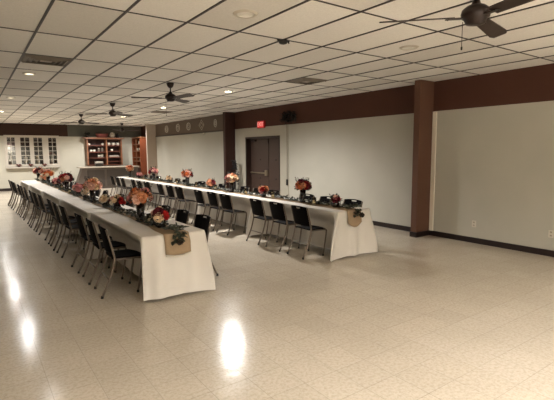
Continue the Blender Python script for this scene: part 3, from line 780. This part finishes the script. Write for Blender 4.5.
A = [
 (LX-.03, 7.6, 'low', ['white', 'cream', 'cream', 'white'], 'low cream rose bowl between the low maroon bowl and the second tall bouquet, left run', .85),
 (LX-.02, 9.15, 'low', ['cream', 'white', 'white'], 'low white rose bowl just beyond the second tall bouquet, left run', .85),
 (LX, 5.85, 'tall', ['orange', 'peach', 'pink', 'orange', 'cream', 'maroon', 'blush', 'peach'], 'tall orange and peach rose bouquet, nearest tall one on the left run', 1.12),
 (LX-.03, 8.5, 'tall', ['blush', 'cream', 'maroon', 'pink', 'blush', 'cream', 'peach'], 'tall cream and blush bouquet with maroon roses, second tall one on the left run', 1.12),
 (LX, 11.3, 'tall', ['red', 'maroon', 'pink', 'maroon', 'blush', 'peach'], 'tall red and pink bouquet, third tall one on the left run', 1.1),
 (LX, 14.2, 'tall', ['blush', 'red', 'pink', 'cream', 'orange'], 'tall red and blush bouquet, fourth tall one on the left run', 1.1),
 (LX, 16.4, 'tall', ['cream', 'blush', 'peach', 'maroon'], 'tall cream and peach bouquet at the far end of the left run', 1.1),
 (LX+.0, 5.08, 'low', ['red', 'red', 'blush', 'maroon', 'red', 'cream'], 'low red flower bowl beside the trailing leaves, left run near end', 1.25),
 (LX, 7.0, 'low', ['maroon', 'red', 'blush', 'cream', 'white'], 'low maroon and white arrangement behind the orange bouquet, left run', 1.2),
 (LX, 9.95, 'low', ['pink', 'red', 'pink', 'blush'], 'low pink and red ball arrangement, left run between cream and red tall bouquets', 1.5),
 (LX, 12.7, 'low', ['pink', 'blush', 'pink', 'maroon'], 'low pink arrangement just past the third tall bouquet, left run', 1.5),
 (LX-.02, 15.2, 'low', ['cream', 'white', 'peach'], 'low cream arrangement before the far end of the left run', 1.3),
 (RX, 6.15, 'tall', ['orange', 'red', 'peach', 'maroon', 'pink', 'orange', 'cream', 'maroon'], 'tall rust-orange and red bouquet, nearest tall one on the right run', .95),
 (RX, 8.8, 'tall', ['blush', 'cream', 'blush', 'peach', 'pink', 'maroon'], 'tall cream and blush bouquet in front of the doors, right run', 1.0),
 (RX, 11.3, 'tall', ['red', 'orange', 'peach', 'maroon', 'blush'], 'tall red-orange bouquet before the pale wall, third on the right run', 1.0),
 (RX, 14.0, 'tall', ['red', 'pink', 'blush', 'maroon', 'cream'], 'tall red and pink bouquet, fourth on the right run', 1.0),
 (RX, 16.6, 'tall', ['orange', 'peach', 'cream'], 'tall peach bouquet at the far end of the right run', 1.0),
 (RX, 5.28, 'low', ['pink', 'maroon', 'blush', 'maroon'], 'low pink and maroon arrangement at the near end of the right run', .85),
 (RX, 7.45, 'low', ['red', 'pink', 'blush', 'maroon', 'peach'], 'low red and pink arrangement left of the nearest tall bouquet, right run', 1.15),
 (RX, 9.85, 'low', ['pink', 'peach', 'orange', 'maroon'], 'low peach and maroon arrangement beyond the cream bouquet, right run', 1.2),
 (RX, 12.7, 'low', ['white', 'cream'], 'low white arrangement between the two far red bouquets, right run', .9),
 (RX, 15.5, 'low', ['maroon', 'pink', 'blush'], 'low pink arrangement near the far end of the right run', 1.1),
]
for i, (x, y, kd, cols, lab, k) in enumerate(A):
    if x > 4: y *= .985
    arrangement(x, y, kd, cols, lab, 100+i, k)
random.seed(5)
# leaf garlands, one per table
def garland(xc, ya, yb, label, drop=False):
    bm = BM(); n = int((yb-ya)/.009)
    add_tube(bm, [(xc+.03*math.sin(y*4+xc), y, ZT+.012) for y in [ya+(yb-ya)*k/20 for k in range(21)]], .006, 5)
    for i in range(n):
        y = random.uniform(ya, yb); a = random.uniform(0, 2*PI)
        c = Vector((xc+.03*math.sin(y*4+xc)+random.uniform(-.075, .075), y, ZT+.008+random.uniform(0, .035)))
        leaf(bm, c, Vector((math.cos(a), math.sin(a), random.uniform(.1, .7))), random.uniform(.05, .085), .016, random.randrange(2))
    if drop:
        for i in range(22):
            u = random.random(); c = Vector((xc+.0+random.uniform(-.05, .07), ya-.06-.01*u, ZT+.02-.11*u))
            leaf(bm, c, Vector((random.uniform(-1, 1), -.7, random.uniform(-.8, .3))), random.uniform(.06, .09), .024, 1 if random.random() < .6 else 0)
        for i in range(24):
            c = Vector((xc+random.uniform(-.09, .15), ya+random.uniform(-.02, .1), ZT+.02+random.uniform(0, .03)))
            leaf(bm, c, Vector((random.uniform(-1, 1), random.uniform(-1, .2), random.uniform(.1, .4))), random.uniform(.06, .1), .022, 1)
    o = obj('leaf_garland', bm, [m_leaf, m_leaf2]); tag(o, label, 'garland', 'leaf garlands on the runners'); return o
for run, T_, nm, gx in ((0, LT, 'left', 1.87), (1, RT, 'right', 4.9)):
    for q in range(5):
        n = ['nearest', 'second', 'third', 'fourth', 'farthest'][q]
        ya = T_['y']+2.44*q+(.03 if q == 0 else .1); yb = T_['y']+2.44*q+2.34
        garland(gx, ya, yb, f'dark green leaf garland along the runner on the {n} table of the {nm} run', drop=(q == 0))
# bronze flower heads pinned on the runner ends
m_bronze = mat('dark bronze cone', '#3a2c1f', .5)
for x, y, z, lab in ((1.90, 4.60, .665, 'dark pinecone hanging on the burlap at the left run near end'), (4.98, 4.715, .68, 'dark pinecone hanging on the burlap at the right run near end')):
    bm = BM(); bmesh.ops.create_icosphere(bm, subdivisions=2, radius=.026)
    for i in range(40):
        zz = -1+2*(i+.5)/40; a = i*2.4; d = Vector((math.sqrt(1-zz*zz)*math.cos(a), math.sqrt(1-zz*zz)*math.sin(a), zz)); leaf(bm, d*.02, d+Vector((0, 0, -.4)), .028, .009)
    tag(obj('pinecone', bm, m_bronze, None, (x, y, z)), lab, 'pinecone', 'pinecones on the runner ends')
# candles in glass jars
m_wax = mat('cream wax', '#dccfae', .6); m_jar = mat('clear jar glass', '#fff8ec', .03, trans=1)
def candle_proto():
    t = thing('candle_jar', '', 'candle')
    bm = BM(); add_lathe(bm, [(.038, 0), (.042, .004), (.042, .125), (.039, .125), (.038, .008)], seg=20, capb=True, capt=False); obj('glass_jar', bm, m_jar, t)
    bm = BM(); add_lathe(bm, [(.033, .009), (.034, .098), (.028, .1)], seg=18); w1 = obj('wax_candle', bm, m_wax, t)
    bm = BM(); add_tube(bm, [(0, 0, .1), (.002, 0, .112)], .0015, 5); obj('wick', bm, m_black, w1)
    return t
cp = candle_proto(); cfirst = [True]
C_ = [(LX+.0, 5.48, 'left run, beside the nearest low red bowl'), (LX-.06, 10.6, 'left run, beyond the low pink ball arrangement'),
      (LX, 12.0, 'left run, beyond the third tall bouquet'), (LX, 13.4, 'left run, before the fourth tall bouquet'), (RX-.06, 5.68, 'right run, left of the low pink bowl'), (RX-.02, 6.98, 'right run, right of the low red arrangement'),
      (RX-.04, 7.98, 'right run, left of the low red arrangement'), (RX-.03, 9.4, 'right run, beyond the tall cream bouquet'), (RX, 10.55, 'right run, before the tall red-orange bouquet'), (RX, 11.85, 'right run, beyond the tall red-orange bouquet'), (RX, 13.3, 'right run, before the fourth tall bouquet'), (RX, 14.8, 'right run, beyond the fourth tall bouquet')]
for x, y, n in C_:
    lab = 'cream candle in a clear glass jar, '+n
    if cfirst[0]: cfirst[0] = False; cp.location = (x, y, ZT); cp['label'] = lab; cp['group'] = 'candle jars on the tables'
    else: dup(cp, (x, y, ZT), 0, lab, 'candle jars on the tables')

# ------------------------------------------------------------------ bar, hutch and bookcase
m_bar = mat('grey brown bar panel', '#5a4f47', .6, noise=.08); m_bartop = mat('pale bar top', '#a79c8c', .4); m_wood = mat('reddish wood', '#5c2c1c', .45, noise=.25, nscale=9)
m_woodd = mat('dark red wood', '#3a1812', .5, noise=.2, nscale=9); m_wooda = mat('light brown wood', '#74492e', .45, noise=.2, nscale=7)
t = thing('bar_counter', 'grey-brown bar counter with pale top in front of the wooden hutch', 'bar counter', (5.4, 21.5, 0))
def relo(bm, t_): bmesh.ops.translate(bm, verts=bm.verts, vec=-t_.location); return bm
bm = BM(); add_prism(bm, [(3.86, 0), (6.72, 0), (6.72, .97), (4.2, .97)], 21.25, 21.75); obj('bar_body', relo(bm, t), m_bar, t)
bm = BM(); box2(bm, (4.05, 21.12, .97), (6.76, 21.8, 1.02), bevel=.008); obj('bar_top', relo(bm, t), m_bartop, t)
for a, c in ((4.4, 5.15), (5.25, 6.6)):
    bm = BM(); box2(bm, (a, 21.23, .12), (c, 21.25, .88), bevel=.005); obj('front_panel', relo(bm, t), mat('dark bar panel', '#423932', .6), t)

HX0, HX1, HY, HZ0, HZ1 = 4.63, 6.27, 22.18, 1.06, 2.32
t = thing('wooden_hutch', 'reddish wooden open wall hutch with two bays of shelves above the bar', 'hutch', ((HX0+HX1)/2, YF, HZ0))
bm = BM(); box2(bm, (HX0, YF-.03, HZ0), (HX1, YF, HZ1)); obj('back_panel', relo(bm, t), m_woodd, t)
for x in (HX0, 5.51, HX1-.05):
    bm = BM(); box2(bm, (x, HY, HZ0), (x+.06, YF-.03, HZ1), bevel=.004); obj('side_panel', relo(bm, t), m_wooda, t)
bm = BM(); add_prism(bm, [(HX0-.02, HZ1), (HX1+.02, HZ1), (HX1+.16, HZ1+.08), (HX0-.16, HZ1+.08)], HY-.1, YF); obj('crown', relo(bm, t), m_wooda, t)
for a, c, zs in ((HX0+.06, 5.51, (1.06, 1.40, 1.68, 1.99)), (5.57, HX1-.05, (1.06, 1.22, 1.42, 1.71, 1.99))):
    for z in zs:
        bm = BM(); box2(bm, (a, HY+.02, z), (c, YF-.03, z+.03)); obj('shelf', relo(bm, t), m_wood, t)
m_cup = mat('white china', '#cfc6b4', .3)
def cup_proto(r, h):
    t = thing('china_cup', '', 'cup')
    bm = BM(); add_lathe(bm, [(r*.6, 0), (r*.9, h*.2), (r, h), (r*.92, h), (r*.8, h*.25), (r*.5, h*.12)], seg=16); obj('cup_body', bm, m_cup, t)
    bm = BM(); add_tube(bm, [(r*.9, 0, h*.8), (r*1.45, 0, h*.7), (r*1.4, 0, h*.35), (r*.9, 0, h*.25)], r*.1, 6); obj('handle', bm, m_cup, t)
    return t
cups = [(5.68, 2.02, 'left'), (5.91, 2.02, 'middle'), (6.13, 2.02, 'right')]
c1 = cup_proto(.075, .14)
for i, (x, z, n) in enumerate(cups):
    lab = f'large white cup on the top right shelf of the hutch, {n} of three'
    if i == 0: c1.location = (x, HY+.2, z+.001); c1['label'] = lab; c1['group'] = 'cups on the top right hutch shelf'
    else: dup(c1, (x, HY+.2, z+.001), 0, lab, 'cups on the top right hutch shelf')
for x, z, lab in ((4.77, 2.02, 'small white cup at the left end of the top left hutch shelf'), (5.40, 2.02, 'small white cup at the right end of the top left hutch shelf'),
                  (4.85, 1.71, 'white cup on the middle left hutch shelf'), (5.83, 1.74, 'white cup on the middle right hutch shelf'), (5.0, 1.71, 'second white cup on the middle left hutch shelf')):
    dup(c1, (x, HY+.2, z+.001), random.random()*3, lab, 'cups elsewhere on the hutch').scale = (.75, .75, .75)
m_tin = mat('pewter', '#8d8378', .35, metal=.6)
for x, lab in ((5.2, 'tall grey pitcher on the middle left hutch shelf, left one'), (5.36, 'tall grey pitcher on the middle left hutch shelf, right one')):
    t = thing('pitcher', lab, 'pitcher', (x, HY+.18, 1.711), 0, 'pitchers on the hutch')
    bm = BM(); add_lathe(bm, [(.04, 0), (.055, .06), (.035, .15), (.045, .2), (.038, .2)], seg=16); obj('pitcher_body', bm, m_tin, t)
    bm = BM(); add_tube(bm, [(.035, 0, .17), (.08, 0, .14), (.05, 0, .06)], .007, 6); obj('handle', bm, m_tin, t)
t = thing('glass_rack', 'grey rack of stacked glasses on the lower left hutch shelf', 'rack', (5.28, HY+.2, 1.431))
bm = BM(); box2(bm, (-.14, -.09, 0), (.14, .09, .015)); add_tube(bm, [(-.14, -.09, .06), (.14, -.09, .06), (.14, .09, .06), (-.14, .09, .06)], .006, 5, closed=True); obj('rack_frame', bm, m_tin, t)
for i in range(4):
    bm = BM(); add_lathe(bm, [(.022, .016), (.03, .18), (.026, .18), (.02, .03)], c=(-.1+.066*i, 0, 0), seg=12); obj('glass', bm, m_cup, t)
for k, (z, lab) in enumerate(((1.091, 'white serving tray, lowest in the stack at the hutch base'), (1.142, 'white serving tray, middle of the stack at the hutch base'), (1.193, 'white serving tray, topmost in the stack at the hutch base'))):
    t = thing('serving_tray', lab, 'tray', (5.18, HY+.2, z), 0, 'serving trays in the hutch')
    bm = BM(); add_lathe(bm, [(.12, 0), (.16, .012), (.18, .048), (.172, .048), (.15, .018)], seg=4); bmesh.ops.transform(bm, matrix=Matrix.Diagonal((1.5, .75, 1, 1)) @ Matrix.Rotation(PI/4, 4, 'Z'), verts=bm.verts); obj('tray_body', bm, m_cup, t)
t = thing('toaster', 'dark appliance on the bar top in front of the hutch trays', 'appliance', (4.98, 21.5, 1.021))
bm = BM(); box2(bm, (-.17, -.1, .01), (.17, .1, .16), bevel=.03); obj('appliance_body', bm, mat('dark appliance', '#2c2723', .3, metal=.3), t)
bm = BM(); box2(bm, (-.12, -.02, .155), (.12, .0, .163)); obj('slot', bm, m_black, t)
bm = BM(); box2(bm, (.165, -.02, .09), (.195, .02, .11), bevel=.004); obj('lever', bm, m_steel, t)
for x, z, lab in ((5.9, 1.453, 'stack of folded pale linens on the lower right hutch shelf'),):
    t = thing('folded_linens', lab, 'linens', (x, HY+.2, z))
    for k in range(3):
        bm = BM(); add_box(bm, (0, 0, .015+.03*k), (.5-.02*k, .24, .028), bevel=.01); obj('folded_cloth', bm, mat('pale linen', '#8a7c70', .9), t)
# things on top of the hutch
TZ = HZ1+.081
t = thing('potted_ivy', 'dark trailing plant in a pot on the left end of the hutch top', 'plant', (4.72, 22.35, TZ))
bm = BM(); add_lathe(bm, [(.05, 0), (.07, .02), (.08, .12), (.07, .12)], seg=16); obj('pot', bm, m_black, t)
bm = BM()
for i in range(60):
    a = random.uniform(0, 2*PI); leaf(bm, Vector((.06*math.cos(a), .06*math.sin(a), .12+random.uniform(0, .08))), Vector((math.cos(a), math.sin(a), random.uniform(-.3, 1.2))), .09, .025)
obj('leaves', bm, m_leaf, t)
t = thing('red_basket', 'wide low faded red basket on the middle of the hutch top', 'basket', (5.38, 22.35, TZ))
bm = BM(); add_lathe(bm, [(.2, 0), (.24, .03), (.30, .19), (.27, .19), (.2, .03)], seg=28); bmesh.ops.scale(bm, vec=(1, .55, 1), verts=bm.verts); obj('basket_body', bm, mat('faded red wicker', '#8a4a42', .8, noise=.3, nscale=60, bump=.8, bscale=80), t)
bm = BM(); add_tube(bm, [(.28*math.cos(a*PI/12), 0, .18+.1*math.sin(a*PI/12)) for a in range(13)], .012, 6); obj('handle', bm, m_woodd, t)
t = thing('white_vase', 'round cream vase on the hutch top right of the red basket', 'vase', (5.86, 22.35, TZ))
bm = BM(); add_lathe(bm, [(.05, 0), (.11, .06), (.12, .13), (.07, .22), (.05, .24), (.06, .26), (.05, .26)], seg=22); obj('vase_body', bm, m_cup, t)
bm = BM(); add_tube(bm, [(.05, 0, .24), (.12, 0, .22), (.11, 0, .14)], .01, 6); obj('handle', bm, m_cup, t)
t = thing('dark_jug', 'dark jug on the right end of the hutch top', 'jug', (6.12, 22.35, TZ))
bm = BM(); add_lathe(bm, [(.06, 0), (.09, .05), (.08, .14), (.04, .2), (.05, .23), (.04, .23)], seg=18); obj('jug_body', bm, m_black, t)
bm = BM(); add_tube(bm, [(.045, 0, .2), (.12, 0, .17), (.085, 0, .07)], .01, 6); obj('handle', bm, m_black, t)
# bookcase against the right wall
BX, BY0, BY1, BZ = 6.87, 21.25, 22.5, 2.38
t = thing('wooden_bookcase', 'tall reddish wooden bookcase in the far right corner beside the pillar', 'bookcase', ((BX+XR)/2, (BY0+BY1)/2, 0))
for y in (BY0, BY1-.04):
    bm = BM(); box2(bm, (BX, y, 0), (XR-.02, y+.04, BZ), bevel=.004); obj('side_panel', relo(bm, t), mat('orange brown wood', '#7a3d20', .45, noise=.2, nscale=6), t)
bm = BM(); box2(bm, (XR-.04, BY0, 0), (XR-.02, BY1, BZ)); obj('back_panel', relo(bm, t), m_woodd, t)
bm = BM(); box2(bm, (BX-.02, BY0-.02, BZ), (XR-.02, BY1, BZ+.04), bevel=.006); obj('top_panel', relo(bm, t), m_wooda, t)
bm = BM(); box2(bm, (BX, BY0+.04, .9), (BX+.03, (BY0+BY1)/2-.01, .1)); box2(bm, (BX, (BY0+BY1)/2+.01, .9), (BX+.03, BY1-.04, .1)); obj('lower_door', relo(bm, t), m_wood, t)
bm = BM(); box2(bm, (BX, (BY0+BY1)/2-.02, .9), (BX+.03, (BY0+BY1)/2+.02, BZ)); obj('center_post', relo(bm, t), m_wooda, t)
for z in (.9, 1.22, 1.4, 1.72, 2.05):
    bm = BM(); box2(bm, (BX+.01, BY0+.04, z), (XR-.04, BY1-.04, z+.03)); obj('shelf', relo(bm, t), m_wooda, t)
for y, z, lab in ((21.7, 2.08, 'white cup on the top shelf of the corner bookcase'), (21.6, 1.75, 'white cup on the second shelf of the corner bookcase'), (22.1, 1.75, 'white cup on the second bookcase shelf, deeper in the corner')):
    dup(c1, (BX+.15, y, z+.001), 1, lab, 'cups in the corner bookcase')
for k in range(3):
    t = thing('book', ['upright dark red book on the lower bookcase shelf', 'upright tan book between two others on the lower bookcase shelf', 'upright grey book on the lower bookcase shelf'][k], 'book', (BX+.14, 21.5+.06*k, 1.251), 0, 'books in the corner bookcase')
    bm = BM(); add_box(bm, (0, 0, .075), (.13, .04, .15), bevel=.003); cv = obj('book_cover', bm, mat('book cover', ['#5a1c18', '#8a7450', '#5a5650'][k], .6), t)
    bm = BM(); add_box(bm, (.004, 0, .077), (.124, .03, .15)); obj('pages', bm, m_cup, t)
# pots on the window sill
for k, (x, lab) in enumerate(((1.81, 'small dark red flower pot on the window sill, left of three'), (2.28, 'small dark red flower pot on the window sill, middle of three'), (2.83, 'small dark red flower pot on the window sill, right of three'))):
    t = thing('flower_pot', lab, 'flower pot', (x, YF-.12, 1.051), 0, 'flower pots on the window sill')
    bm = BM(); add_lathe(bm, [(.035, 0), (.055, .07), (.048, .07)], seg=16); obj('pot', bm, mat('dark red pot', '#4a1e1a', .6), t)
    for i in range(6):
        a = i*PI/3; o = bpy.data.objects.new('blossom', ROSE['maroon' if i % 2 else 'pink']); COL.objects.link(o); o.parent = t
        o.location = (.065*math.cos(a), .035*math.sin(a), .09+.02*(i % 2)); o.scale = (.75,)*3
# pale things seen behind the panes
for x, m_, lab, z in ((1.52, m_cup, 'tall pale vase behind the leftmost window panes', .5), (2.15, mat('ochre jug', '#7a6238', .5), 'ochre vase behind the second window sash', .32), (2.62, mat('tan jug', '#8c7450', .5), 'tan vase behind the third window sash', .38), (3.22, m_cup, 'pale vase with pink roses behind the rightmost panes', .4)):
    t = thing('vase', lab, 'vase', (x, YF+.4, 1.171), 0, 'vases behind the window')
    bm = BM(); add_lathe(bm, [(.05, 0), (.09, z*.3), (.06, z*.8), (.07, z), (.055, z)], seg=18); obj('vase_body', bm, m_, t)
    if x > 3:
        for i in range(7):
            a = i*.9; o = bpy.data.objects.new('rose', ROSE['pink' if i % 2 else 'blush']); COL.objects.link(o); o.parent = t
            o.location = (.09*math.cos(a), .06*math.sin(a), z+.03+.03*(i % 3)); o.scale = (1.3,)*3
bm = BM(); box2(bm, (WX0-.2, YF+.2, 1.13), (WX1+.2, YF+.6, 1.17)); 
t = thing('window_shelf', 'dark counter behind the window panes', 'counter', (2.4, YF+.4, 1.13))
obj('counter_board', relo(bm, t), m_wooda, t)
bm = BM()
for x in (1.2, 3.6): box2(bm, (x, YF+.25, 0), (x+.05, YF+.55, 1.13))
obj('counter_leg', relo(bm, t), m_wooda, t)
